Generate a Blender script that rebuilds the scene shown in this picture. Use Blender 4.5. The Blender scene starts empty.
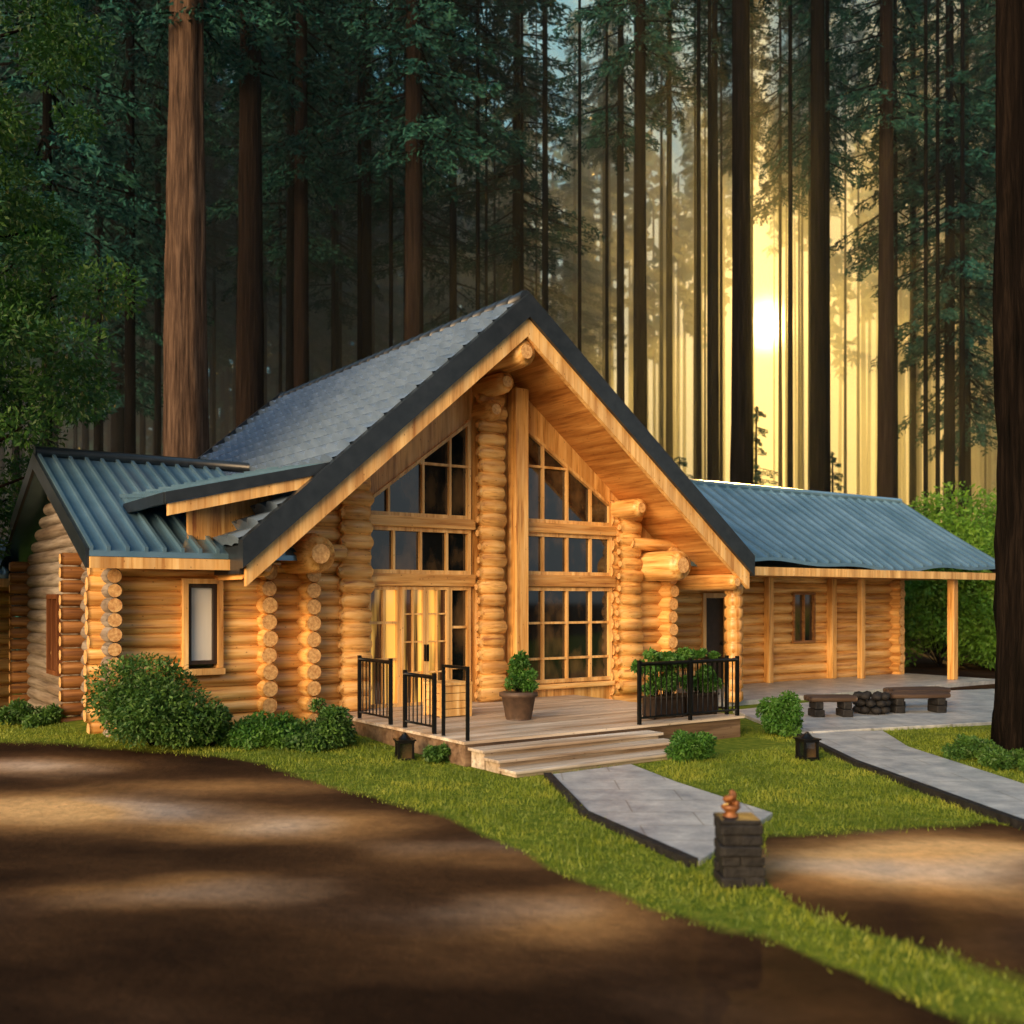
import bpy, math, random
import numpy as np
from mathutils import Vector
random.seed(7); rng=np.random.default_rng(7)
scene=bpy.context.scene
COL=scene.collection
R=math.radians

# ------------------------------------------------------------ materials
def newmat(name):
    m=bpy.data.materials.new(name); m.use_nodes=True
    nt=m.node_tree; b=nt.nodes['Principled BSDF']
    return m,nt,b
def ramp(nt,fac,stops):
    r=nt.nodes.new('ShaderNodeValToRGB'); e=r.color_ramp.elements
    e[0].position=stops[0][0]; e[0].color=(*stops[0][1],1)
    e[1].position=stops[-1][0]; e[1].color=(*stops[-1][1],1)
    for p,c in stops[1:-1]:
        x=e.new(p); x.color=(*c,1)
    nt.links.new(fac,r.inputs[0]); return r.outputs[0]
def mapped(nt,scale,coord='Object'):
    tc=nt.nodes.new('ShaderNodeTexCoord'); mp=nt.nodes.new('ShaderNodeMapping')
    mp.inputs['Scale'].default_value=scale
    nt.links.new(tc.outputs[coord],mp.inputs[0]); return mp.outputs[0]
def noise(nt,vec,scale,detail=4,rough=.55):
    n=nt.nodes.new('ShaderNodeTexNoise'); n.inputs['Scale'].default_value=scale
    n.inputs['Detail'].default_value=detail; n.inputs['Roughness'].default_value=rough
    nt.links.new(vec,n.inputs['Vector']); return n.outputs['Fac']
def bump(nt,b,h,strength=.4,dist=.02):
    n=nt.nodes.new('ShaderNodeBump'); n.inputs['Strength'].default_value=strength
    n.inputs['Distance'].default_value=dist
    nt.links.new(h,n.inputs['Height']); nt.links.new(n.outputs[0],b.inputs['Normal'])
def mixc(nt,f,a,b_,mode='MIX'):
    n=nt.nodes.new('ShaderNodeMix'); n.data_type='RGBA'; n.blend_type=mode
    for s,v in ((0,f),(6,a),(7,b_)):
        if hasattr(v,'links') : nt.links.new(v,n.inputs[s])
        elif isinstance(v,(int,float)): n.inputs[s].default_value=v
        else: n.inputs[s].default_value=(*v,1)
    return n.outputs[2]
def wood(name,axis,light=(.96,.68,.31),mid=(.83,.49,.155),dark=(.34,.125,.026),rough=.33):
    m,nt,b=newmat(name)
    s=[14,14,14]; s[axis]=.8
    s2=[3.4,3.4,3.4]; s2[axis]=.35
    v=mapped(nt,s); v2=mapped(nt,s2)
    g=noise(nt,v,1.0,6,.65); g2=noise(nt,v2,1.0,3,.5)
    c=ramp(nt,g,[(.3,dark),(.48,mid),(.68,light)])
    c2=ramp(nt,g2,[(.3,(.56,.44,.34)),(.7,(1.14,1.12,1.1))])
    c=mixc(nt,1.0,c,c2,'MULTIPLY')
    s3=[2.2,2.2,2.2]; s3[axis]=1.2
    vo=nt.nodes.new('ShaderNodeTexVoronoi'); nt.links.new(mapped(nt,s3),vo.inputs['Vector'])
    k=ramp(nt,vo.outputs['Distance'],[(.04,(.35,.25,.2)),(.12,(1,1,1))])
    c=mixc(nt,1.0,c,k,'MULTIPLY')
    nt.links.new(c,b.inputs['Base Color']); b.inputs['Roughness'].default_value=rough
    bump(nt,b,g,.35,.012)
    return m
WU=wood('honey_log_u',0); WV=wood('honey_log_v',1); WZ=wood('honey_timber',2)
WFR=wood('frame_timber',2,(.96,.70,.34),(.88,.56,.21),(.56,.27,.07),.34)
WGREY=wood('weathered_log',1,(.36,.33,.29),(.25,.22,.185),(.08,.065,.05),.8)
WDECK=wood('deck_board',0,(.76,.69,.59),(.60,.53,.44),(.28,.22,.17),.45)
WSTEP=wood('grey_step_board',0,(.74,.70,.63),(.60,.56,.49),(.28,.24,.2),.5)
WSOFF=wood('soffit_board',1,(.83,.48,.16),(.67,.33,.09),(.34,.13,.03),.38)
WDARK=wood('dark_bench_wood',0,(.12,.085,.055),(.07,.045,.03),(.02,.015,.01),.6)
WWIN=wood('dark_window_frame',2,(.07,.045,.03),(.04,.025,.015),(.015,.01,.008),.5)
WBRN=wood('brown_stacked_log',0,(.5,.26,.09),(.3,.14,.045),(.1,.04,.012),.5)
def endgrain():
    m,nt,b=newmat('log_end_grain')
    v=mapped(nt,(1,1,1)); g=noise(nt,v,22,5,.6)
    nt.links.new(ramp(nt,g,[(.3,(.45,.19,.055)),(.7,(.88,.57,.24))]),b.inputs['Base Color'])
    b.inputs['Roughness'].default_value=.6; bump(nt,b,g,.3,.01); return m
ENDG=endgrain()
def plain(name,c1,c2,scale=8,rough=.6,metal=0,bs=.2,coord_scale=(1,1,1),bd=.01,spec=.5):
    m,nt,b=newmat(name)
    g=noise(nt,mapped(nt,coord_scale),scale,5,.6)
    nt.links.new(ramp(nt,g,[(.3,c1),(.7,c2)]),b.inputs['Base Color'])
    b.inputs['Roughness'].default_value=rough; b.inputs['Metallic'].default_value=metal
    b.inputs['Specular IOR Level'].default_value=spec
    if bs: bump(nt,b,g,bs,bd)
    return m
SHINGLE=plain('slate_tile',(.18,.26,.37),(.29,.39,.52),2,.18,.4,.03)
SEAM=plain('blue_steel_roof',(.11,.23,.34),(.20,.35,.48),1.0,.22,.5,.02)
CHAR=plain('charcoal_fascia',(.010,.014,.019),(.022,.028,.036),6,.3)
BLACK=plain('black_iron',(.006,.006,.006),(.014,.014,.014),20,.4,.6)
def glassm(name,c1,c2,sc=(3,3,1),emit=0,lo=.4,hi=.65):
    m,nt,b=newmat(name)
    g=noise(nt,mapped(nt,sc),1,3,.5)
    c=ramp(nt,g,[(lo,c1),(hi,c2)])
    nt.links.new(c,b.inputs['Base Color'])
    b.inputs['Roughness'].default_value=.04; b.inputs['Specular IOR Level'].default_value=.9
    if emit:
        nt.links.new(c,b.inputs['Emission Color']); b.inputs['Emission Strength'].default_value=emit
    return m
GLASS=glassm('dark_glass',(.006,.008,.009),(.12,.075,.035),(2.2,2.2,1.2),0,.45,.72)
GLASSW=glassm('lamp_lit_curtained_glass',(.05,.02,.008),(.9,.5,.10),(5,5,.22),.7,.42,.54)
GLASSL=glassm('pale_curtain_glass',(.7,.68,.62),(.85,.83,.78),(5,5,.4))
CLAY=plain('brown_clay',(.05,.03,.02),(.11,.065,.04),10,.6)
STONE=plain('dark_stone',(.006,.006,.007),(.026,.025,.025),9,.7,0,.8,(1,1,1),.03,.25)
RUST=plain('rusty_copper',(.12,.04,.012),(.32,.13,.04),14,.5,.3)
def paving():
    m,nt,b=newmat('grey_paving')
    v=mapped(nt,(1,1,1))
    br=nt.nodes.new('ShaderNodeTexBrick'); nt.links.new(v,br.inputs['Vector'])
    br.inputs['Scale'].default_value=.4; br.inputs['Mortar Size'].default_value=.004
    br.inputs['Color1'].default_value=(.46,.49,.51,1); br.inputs['Color2'].default_value=(.50,.52,.53,1)
    br.inputs['Mortar'].default_value=(.31,.31,.3,1)
    g=noise(nt,v,2.2,9,.75)
    c=mixc(nt,1.0,br.outputs['Color'],ramp(nt,g,[(.32,(.40,.44,.5)),(.66,(1.18,1.14,1.08))]),'MULTIPLY')
    nt.links.new(c,b.inputs['Base Color']); b.inputs['Roughness'].default_value=.42
    bump(nt,b,g,.35,.02); return m
PAVE=paving()
def bark(name,c1,c2,c3,spec=.1):
    m,nt,b=newmat(name)
    g=noise(nt,mapped(nt,(5,5,.35)),1.6,7,.7)
    nt.links.new(ramp(nt,g,[(.32,c1),(.5,c2),(.7,c3)]),b.inputs['Base Color'])
    b.inputs['Specular IOR Level'].default_value=spec
    b.inputs['Roughness'].default_value=.95; bump(nt,b,g,1.0,.12); return m
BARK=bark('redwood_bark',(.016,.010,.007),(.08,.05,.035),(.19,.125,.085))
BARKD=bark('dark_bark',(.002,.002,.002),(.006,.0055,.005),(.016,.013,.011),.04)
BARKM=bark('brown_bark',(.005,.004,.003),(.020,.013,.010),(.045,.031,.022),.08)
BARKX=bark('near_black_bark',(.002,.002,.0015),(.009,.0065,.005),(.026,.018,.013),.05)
def leafm(name,c1,c2,c3,trans=.35,sc=1.2):
    m,nt,b=newmat(name)
    g=noise(nt,mapped(nt,(1,1,1)),sc,3,.7)
    c=ramp(nt,g,[(.3,c1),(.5,c2),(.72,c3)])
    nt.links.new(c,b.inputs['Base Color']); b.inputs['Roughness'].default_value=.55
    if trans>0:
        t=nt.nodes.new('ShaderNodeBsdfTranslucent'); nt.links.new(c,t.inputs[0])
        mx=nt.nodes.new('ShaderNodeMixShader'); mx.inputs[0].default_value=trans
        nt.links.new(b.outputs[0],mx.inputs[1]); nt.links.new(t.outputs[0],mx.inputs[2])
        nt.links.new(mx.outputs[0],nt.nodes['Material Output'].inputs[0])
    else:
        b.inputs['Specular IOR Level'].default_value=.1
    return m
NEEDLE=leafm('conifer_needles',(.007,.040,.038),(.017,.080,.066),(.038,.125,.082),0,.5)
LEAF=leafm('broad_leaves',(.025,.09,.012),(.06,.18,.022),(.13,.27,.04),.35,.8)
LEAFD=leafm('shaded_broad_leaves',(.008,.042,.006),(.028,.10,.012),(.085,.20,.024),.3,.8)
SHRUBM=leafm('shrub_leaves',(.02,.065,.01),(.055,.14,.02),(.12,.24,.04),.3,3)
GRASSM=leafm('grass_blades',(.075,.125,.010),(.18,.25,.02),(.37,.39,.045),.3,1.1)

# ------------------------------------------------------------ mesh builder
class MB:
    def __init__(s): s.v=[];s.f=[];s.m=[];s.s=[]
    def face(s,idx,mi=0,sm=False): s.f.append(idx);s.m.append(mi);s.s.append(sm)
    def box(s,x0,x1,y0,y1,z0,z1,mi=0):
        if x0>x1:x0,x1=x1,x0
        if y0>y1:y0,y1=y1,y0
        b=len(s.v)
        s.v+=[(x0,y0,z0),(x1,y0,z0),(x1,y1,z0),(x0,y1,z0),(x0,y0,z1),(x1,y0,z1),(x1,y1,z1),(x0,y1,z1)]
        for q in ((0,3,2,1),(4,5,6,7),(0,1,5,4),(1,2,6,5),(2,3,7,6),(3,0,4,7)): s.face([b+i for i in q],mi)
    def prism(s,pts,off,mi=0):
        b=len(s.v);n=len(pts)
        s.v+=[tuple(p) for p in pts]+[(p[0]+off[0],p[1]+off[1],p[2]+off[2]) for p in pts]
        s.face([b+i for i in range(n)],mi); s.face([b+n+i for i in reversed(range(n))],mi)
        for i in range(n):
            j=(i+1)%n; s.face([b+j,b+i,b+n+i,b+n+j],mi)
    def tube(s,path,radii,n=12,mi=0,capmi=None,jit=0):
        if capmi is None: capmi=mi
        P=[Vector(p) for p in path]; rings=[]
        for i,p in enumerate(P):
            d=(P[min(i+1,len(P)-1)]-P[max(i-1,0)]).normalized()
            a=Vector((0,0,1)) if abs(d.z)<.9 else Vector((1,0,0))
            x=d.cross(a).normalized(); y=d.cross(x).normalized()
            b=len(s.v); rings.append(b)
            for k in range(n):
                t=2*math.pi*k/n; r=radii[i]*(1+random.uniform(-jit,jit))
                q=p+x*math.cos(t)*r+y*math.sin(t)*r; s.v.append(tuple(q))
        for i in range(len(P)-1):
            for k in range(n):
                k2=(k+1)%n
                s.face([rings[i]+k,rings[i]+k2,rings[i+1]+k2,rings[i+1]+k],mi,True)
        s.face([rings[0]+k for k in range(n)],capmi); s.face([rings[-1]+k for k in reversed(range(n))],capmi)
    def log(s,p0,p1,r,n=14,mi=0,capmi=1):
        P0=Vector(p0);P1=Vector(p1);L=(P1-P0).length;d=(P1-P0)/L
        e=min(.05,L*.2)
        k=max(1,int(L/.6)); path=[P0,P0+d*e];rad=[r*.82,r]
        for i in range(1,k):
            path.append(P0+d*L*i/k+Vector((0,0,random.uniform(-.006,.006))));rad.append(r*random.uniform(.94,1.06))
        path+=[P1-d*e,P1];rad+=[r,r*.82]
        s.tube(path,rad,n,mi,capmi)
    def sphere(s,c,r,mi=0,n=12,sz=(1,1,1),jit=0):
        b=len(s.v)
        for i in range(n//2+1):
            ph=math.pi*i/(n//2)
            for k in range(n):
                t=2*math.pi*k/n; q=r*(1+random.uniform(-jit,jit))
                s.v.append((c[0]+sz[0]*q*math.sin(ph)*math.cos(t),c[1]+sz[1]*q*math.sin(ph)*math.sin(t),c[2]+sz[2]*q*math.cos(ph)))
        for i in range(n//2):
            for k in range(n):
                k2=(k+1)%n; s.face([b+i*n+k,b+(i+1)*n+k,b+(i+1)*n+k2,b+i*n+k2],mi,True)
    def build(s,name,mats,parent=None,label=None,loc=(0,0,0),bevel=0,**props):
        me=bpy.data.meshes.new(name); me.from_pydata(s.v,[],s.f)
        for m in mats: me.materials.append(m)
        me.polygons.foreach_set('material_index',s.m); me.polygons.foreach_set('use_smooth',s.s); me.update()
        o=bpy.data.objects.new(name,me); COL.objects.link(o); o.location=loc
        if parent: o.parent=parent
        if label: o['label']=label
        for k,v in props.items(): o[k]=v
        if bevel:
            b=o.modifiers.new('b','BEVEL'); b.width=bevel; b.segments=2; b.limit_method='ANGLE'
        return o
def npmesh(name,V,F,mats,mi=None,smooth=False):
    V=np.asarray(V,dtype=np.float32);F=np.asarray(F,dtype=np.int32)
    me=bpy.data.meshes.new(name); k=F.shape[1]
    me.vertices.add(len(V)); me.vertices.foreach_set('co',V.ravel())
    me.loops.add(F.size); me.loops.foreach_set('vertex_index',F.ravel())
    me.polygons.add(len(F)); me.polygons.foreach_set('loop_start',np.arange(0,F.size,k,dtype=np.int32))
    me.polygons.foreach_set('loop_total',np.full(len(F),k,dtype=np.int32))
    if mi is not None: me.polygons.foreach_set('material_index',mi)
    me.polygons.foreach_set('use_smooth',np.full(len(F),smooth))
    for m in mats: me.materials.append(m)
    me.update(calc_edges=True); me.validate(); return me
def addobj(name,me,parent=None,loc=(0,0,0),rot=0,scale=(1,1,1),**p):
    o=bpy.data.objects.new(name,me); COL.objects.link(o); o.location=loc; o.rotation_euler[2]=rot; o.scale=scale
    if parent: o.parent=parent
    for k,v in p.items(): o[k]=v
    return o
def empty(name,loc,rot=0,**p):
    o=addobj(name,None,None,loc,rot,**p); o.empty_display_size=.3; return o

# ------------------------------------------------------------ ground
Bx=[-400,-12,-7.3,-3.57,-1.92,-.63,.4,1.02,1.77,2.18,2.4,2.8,2.85]
By=[14.8,14.8,14.7,13.96,12.1,10.5,8.53,7.55,6.78,5.76,5,3,-400]
Lx=[1.96,2.2,2.53,3.07,5,9]; Ly=[8.1,7.3,6.7,6.1,4,-10]
Ux=[1.96,2.42,3.4,4.83,5.0,8,30]; Uy=[8.2,9.8,10,10.5,10.2,9,8]
def lawn(x,y):
    x=np.asarray(x,float);y=np.asarray(y,float)
    d1=(y-np.interp(x,Bx,By))
    lo=np.interp(x,Lx,Ly);up=np.interp(x,Ux,Uy)
    d2=np.maximum(lo-y,y-up); d2=np.where(x<1.96,1.0,d2)
    d=np.minimum(d1,d2)
    far=(25-y)
    v=np.clip(np.minimum(d*.9,far*.3)+.5,0,1)
    return v*np.clip((y-4.0)/2.6,.05,1)  # turf fades out towards the camera to imitate the shade there
def gz(x,y):
    x=np.asarray(x,float);y=np.asarray(y,float)
    z=.38*np.exp(-((x+6.2)**2/10+(y-16.5)**2/7))
    z=z+.03*np.sin(x*.9+1)*np.sin(y*.7)*np.clip((14.5-y)/3,0,1)
    z=z+np.clip((y-45)/90,0,1)**1.5*4*np.clip(-x/30+.6,0,1.6)
    return z
def axis(a,b,st,ext):
    c=list(np.arange(a,b+1e-6,st)); s=st;lo=a;hi=b;pre=[];post=[]
    while hi<ext:
        s*=1.25;hi+=s;post.append(hi);lo-=s;pre.append(lo)
    return np.array(pre[::-1]+c+post)
gx=axis(-11,11,.12,500);gy=axis(4,20,.12,500)
GX,GY=np.meshgrid(gx,gy);nx=len(gx);ny=len(gy)
V=np.stack([GX.ravel(),GY.ravel(),gz(GX,GY).ravel()],1)
i=np.arange(nx*ny).reshape(ny,nx)
F=np.stack([i[:-1,:-1].ravel(),i[:-1,1:].ravel(),i[1:,1:].ravel(),i[1:,:-1].ravel()],1)
# sun dapples painted into the ground colour, with dark shade left between them
SUN_DAPPLES=[(-5.1,10.9,1.9,.95,1.5),(-6.6,13.3,1.7,.5,1.15),(-2.1,10.3,1.5,.8,1.1),(-.4,8.9,1.0,.6,.7),(.4,7.3,.9,.7,.95),(-2.5,7.8,1.5,.7,.8),
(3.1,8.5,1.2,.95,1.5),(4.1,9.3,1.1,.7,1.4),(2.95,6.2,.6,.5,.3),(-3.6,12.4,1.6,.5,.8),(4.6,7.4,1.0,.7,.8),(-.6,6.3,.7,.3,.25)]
def sun_dapple(x,y):
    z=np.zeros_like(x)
    for cx,cy,rx,ry,s in SUN_DAPPLES: z=z+s*np.exp(-(((x-cx)/rx)**2+((y-cy)/ry)**2)*1.0)
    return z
def groundmat():
    m,nt,b=newmat('ground_soil_and_turf')
    at=nt.nodes.new('ShaderNodeAttribute'); at.attribute_name='lawn'
    du=nt.nodes.new('ShaderNodeAttribute'); du.attribute_name='sun_dapple'
    v=mapped(nt,(1,1,1))
    n1=noise(nt,v,1.6,3,.5);n2=noise(nt,v,7,8,.7);n3=noise(nt,mapped(nt,(.6,1.0,1)),1.0,2,.5)
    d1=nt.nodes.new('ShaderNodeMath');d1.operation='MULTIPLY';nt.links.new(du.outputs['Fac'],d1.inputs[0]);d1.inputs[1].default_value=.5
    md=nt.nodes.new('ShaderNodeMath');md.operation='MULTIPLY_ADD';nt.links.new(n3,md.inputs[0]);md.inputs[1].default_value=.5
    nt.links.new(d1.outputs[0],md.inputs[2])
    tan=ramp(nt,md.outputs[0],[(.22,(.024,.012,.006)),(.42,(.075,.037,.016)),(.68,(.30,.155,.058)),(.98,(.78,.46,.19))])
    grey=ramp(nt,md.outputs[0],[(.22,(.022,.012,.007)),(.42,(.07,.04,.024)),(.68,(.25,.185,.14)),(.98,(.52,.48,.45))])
    sel=ramp(nt,noise(nt,mapped(nt,(.33,.5,1)),1.0,1,.4),[(.5,(0,0,0)),(.64,(.8,.8,.8))])
    dirt=mixc(nt,sel,tan,grey)
    dirt=mixc(nt,1.0,dirt,ramp(nt,n2,[(.3,(.7,.7,.7)),(.7,(1.15,1.12,1.1))]),'MULTIPLY')
    turf=ramp(nt,n2,[(.3,(.05,.09,.01)),(.5,(.12,.16,.018)),(.7,(.25,.25,.035))])
    ma=nt.nodes.new('ShaderNodeMath');ma.operation='MULTIPLY_ADD';nt.links.new(n1,ma.inputs[0]);ma.inputs[1].default_value=.5
    nt.links.new(at.outputs['Fac'],ma.inputs[2])
    f=ramp(nt,ma.outputs[0],[(.65,(0,0,0)),(.85,(1,1,1))])
    c=mixc(nt,f,dirt,turf)
    nt.links.new(c,b.inputs['Base Color']);b.inputs['Roughness'].default_value=1.0
    b.inputs['Specular IOR Level'].default_value=.05
    bump(nt,b,n2,.5,.05);return m
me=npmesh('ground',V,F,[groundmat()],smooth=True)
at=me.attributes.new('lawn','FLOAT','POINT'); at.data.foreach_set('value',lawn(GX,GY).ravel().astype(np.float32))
at=me.attributes.new('sun_dapple','FLOAT','POINT'); at.data.foreach_set('value',sun_dapple(GX,GY).ravel().astype(np.float32))
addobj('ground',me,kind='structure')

# ------------------------------------------------------------ house
HO=(.26,18.0,0.0)
house=empty('log_house',HO,R(35),label='honey coloured log house with steep gabled window front and dark roof',category='house')
UL=-5.12;UR=5.7;APZ=7.5;SL=.868;SRr=.775;VB=11.0
def rz(u): return APZ+SL*u if u<0 else APZ-SRr*u
RL=.15;PITCH=.268
def logwall(mb,ax,a0,a1,c,z0,z1,opens=(),top=None,r=RL,mi=0,cap=1,over=0,phase=0,pitch=None):
    pitch=pitch or PITCH
    z=z0+r+phase
    while z<z1-.02:
        A0,A1=a0,a1
        if top:
            t=top(z+r*.6)
            if t is None: break
            A0=max(A0,t[0]);A1=min(A1,t[1])
        segs=[(A0-over,A1+over)]
        for (o0,o1,oz0,oz1) in opens:
            if oz0-r*.5<z<oz1+r*.5:
                ns=[]
                for s0,s1 in segs:
                    if o1<=s0 or o0>=s1: ns.append((s0,s1));continue
                    if o0>s0: ns.append((s0,o0))
                    if o1<s1: ns.append((o1,s1))
                segs=ns
        for s0,s1 in segs:
            if s1-s0<.12: continue
            j=random.uniform(-.03,.03)
            rr=r*random.uniform(.97,1.05)
            if ax=='u': mb.log((s0+j,c,z),(s1+j,c,z),rr,14,mi,cap)
            else: mb.log((c,s0+j,z),(c,s1+j,z),rr,14,mi,cap)
        z+=pitch
def gabletop(z):
    zz=z+.5
    if zz>APZ: return None
    return (-(APZ-zz)/SL,(APZ-zz)/SRr)
def gabletopr(z):
    t=gabletop(z)
    if t is None: return None
    return (t[0],min(t[1],3.95)) if z>2.95 else t
DZ=.35
VW=1.5
mb=MB(); logwall(mb,'u',-4.3,-2.4,VW,0,6.6,top=gabletop); mb.build('wall',[WU,ENDG],house)
mb=MB(); logwall(mb,'u',3.2,4.6,VW,0,6.6,top=gabletopr); mb.build('wall',[WU,ENDG],house)
mb=MB(); logwall(mb,'v',1.08,10.4,-4.3,0,3.4,phase=-.13); mb.build('wall',[WV,ENDG],house)
mb=MB(); logwall(mb,'v',1.08,10.4,4.6,0,3.3,phase=-.13); mb.build('wall',[WV,ENDG],house)
for (a,b,v0,v1,dz,ax) in ((-4.72,-4.2,0,0,0,'u'),(4.5,4.9,0,0,0,'u'),(-3.55,-3.55,1.05,1.5,.13,'v')):
    mb=MB()
    for z in np.arange(.13,3.1,PITCH):
        if ax=='u': mb.log((a,VW,z),(b,VW,z),RL,14,0,1)
        else: mb.log((a,v0,z+dz),(a,v1,z+dz),RL,14,0,1)
    mb.build('log_end',[WU if ax=='u' else WV,ENDG],house)
def tl(u): return 4.0+.75*(u+2.38)
def tr(u): return 5.63-.64*(u-.96)
def panel(pts,off=(0,.12,0),mat=None):
    mb=MB(); mb.prism(pts,off); return mb.build('gable_panel',[mat or WZ],house)
panel([(-2.4,VW,tl(-2.4)),(-.2,VW,tl(-.2)),(-.2,VW,rz(-.2)-.5),(-2.4,VW,rz(-2.4)-.5)])
panel([(.96,VW,tr(.96)),(3.2,VW,tr(3.2)),(3.2,VW,rz(3.2)-.5),(.96,VW,rz(.96)-.5)])
panel([(3.2,VW+.04,2.8),(4.6,VW+.04,2.8),(4.6,VW+.04,rz(4.6)-.5),(3.2,VW+.04,rz(3.2)-.5)])
panel([(-.2,VW-.01,DZ),(.96,VW-.01,DZ),(.96,VW-.01,rz(.96)-.5),(0,VW-.01,APZ-.5),(-.2,VW-.01,rz(-.2)-.5)])
panel([(.96,VW,0),(3.2,VW,0),(3.2,VW,.62),(.96,VW,.62)])
panel([(-2.4,VW,0),(-.2,VW,0),(-.2,VW,DZ),(-2.4,VW,DZ)])
panel([(-4.2,10.3,0),(4.5,10.3,0),(4.5,10.3,3.9),(0,10.3,APZ-.5),(-4.2,10.3,3.9)],(0,.2,0))
def knob_column(u,zt,v=1.3,w=.3):
    mb=MB();z=DZ+.14
    while z<zt:
        ww=w*random.uniform(.88,1.1); dx=random.uniform(-.02,.02)
        mb.tube([(u+dx-ww,v,z),(u+dx-ww*.8,v,z),(u+dx,v,z),(u+dx+ww*.8,v,z),(u+dx+ww,v,z)],[.06,.135,.158,.135,.06],14,0,1)
        z+=.25
    return mb.build('column',[WU,ENDG],house)
knob_column(-2.68,rz(-2.68)-.7); knob_column(.12,6.55); knob_column(3.55,rz(3.55)-.55)
mb=MB(); mb.box(.56,.86,1.12,1.42,DZ,6.25); mb.build('post',[WZ],house,bevel=.02)
def pur(u,z,r,v0=.25,v1=1.9):
    mb=MB(); mb.tube([(u,v0,z),(u,v0+.04,z),(u,v0+.12,z),(u,v0+.28,z),(u,v1,z)],[r*.5,r*.82,r*.97,r,r*.95],20,0,1); return mb.build('purlin_log',[WV,ENDG],house)
pur(0,6.62,.25,.0);pur(.0,6.2,.2,.6);pur(-.0,5.75,.2,.95)
pur(-3.75,2.98,.31,.35);pur(4.1,2.95,.31,.3);pur(-3.3,4.0,.2,.9)
pur(3.35,4.1,.2,.7);pur(5.35,2.62,.17,.0);pur(-4.65,2.75,.15,.3)
for a,b,r_ in (((3.5,1.22,3.42),(4.75,1.22,3.38),.13),((-4.9,1.25,3.05),(-2.9,1.25,3.05),.14)):
    mb=MB(); mb.log(a,b,r_); mb.build('beam',[WU,ENDG],house)
def frame_poly(mb,u0,u1,z0,zt,v,cols,rows,w=.07,mw=.045,mi=0):
    d0,d1=v-.06,v+.05
    zl,zr=zt(u0),zt(u1)
    mb.box(u0,u1,d0,d1,z0,z0+w,mi)
    mb.box(u0,u0+w,d0,d1,z0+w,zl-w*.2,mi); mb.box(u1-w,u1,d0,d1,z0+w,zr-w*.2,mi)
    mb.prism([(u0,d0-.003,zl-w),(u1,d0-.003,zr-w),(u1,d0-.003,zr),(u0,d0-.003,zl)],(0,.11,0),mi)
    for c in cols: mb.box(c-mw/2,c+mw/2,d0+.01,d1,z0+w,zt(c)-w*.6,mi)
    for r_ in rows:
        a,b=u0+w,u1-w
        us=[a+(b-a)*k/20 for k in range(21) if zt(a+(b-a)*k/20)-w*.5>r_]
        if us: mb.box(us[0],us[-1],d0+.015,d1,r_-mw/2,r_+mw/2,mi)
def window(u0,u1,z0,zt,v,cols,rows,mat,label=None,w=.07,mw=.045,fm=None):
    f=zt if callable(zt) else (lambda u:zt)
    g=MB(); g.prism([(u0+.02,v+.02,z0+.02),(u1-.02,v+.02,z0+.02),(u1-.02,v+.02,f(u1-.02)-.02),(u0+.02,v+.02,f(u0+.02)-.02)],(0,.02,0))
    o=g.build('window',[mat],house,label)
    m=MB(); frame_poly(m,u0,u1,z0,f,v,cols,rows,w,mw); m.build('frame',[fm or WFR],o)
    return o
window(-2.38,-.24,3.74,tl,VW,[-1.95,-1.25,-.68],[4.72],GLASS)
window(-2.38,-.24,2.72,3.55,VW,[-1.85,-1.3,-.75],[],GLASS)
window(-2.38,-1.72,DZ,2.5,VW,[-2.05],[1.2,1.85],GLASSW,'lamp lit side window beside the doors')
window(-.72,-.24,DZ,2.5,VW,[],[1.0,1.75],GLASS)
window(.96,3.2,3.76,tr,VW,[1.45,2.05,2.65],[4.85],GLASS)
window(.96,3.2,2.74,3.56,VW,[1.45,2.05,2.65],[],GLASS)
window(.96,3.2,.62,2.5,VW,[1.45,2.05,2.65],[1.1,1.8],GLASS)
for a,b in ((-1.72,-1.22),(-1.22,-.72)):
    g=MB(); g.box(a+.03,b-.03,VW-.02,VW+.01,DZ+.02,2.46); d=g.build('door',[GLASSW],house,'glazed timber entrance door with warm curtain')
    m=MB(); frame_poly(m,a+.004,b-.004,DZ+.01,lambda u:2.49,VW-.02,[(a+b)/2],[.95,1.5,2.0],.055,.028); m.build('frame',[WFR],d)
    h=MB(); x=-1.22+(-.03 if a<-1.5 else .03); h.box(x-.012,x+.012,VW-.13,VW-.083,1.15,1.45); h.build('handle',[BLACK],d)
for z0,z1 in ((2.5,2.72),(3.55,3.74)):
    mb=MB(); mb.box(-2.4,-.18,1.36,1.56,z0,z1); mb.build('transom',[WU],house,bevel=.015)
    mb=MB(); mb.box(.92,3.24,1.36,1.56,z0+.01,z1+.015); mb.build('transom',[WU],house,bevel=.015)
mb=MB(); mb.box(.94,3.24,1.38,1.56,.5,.6); mb.build('sill',[WU],house,bevel=.015)

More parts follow.
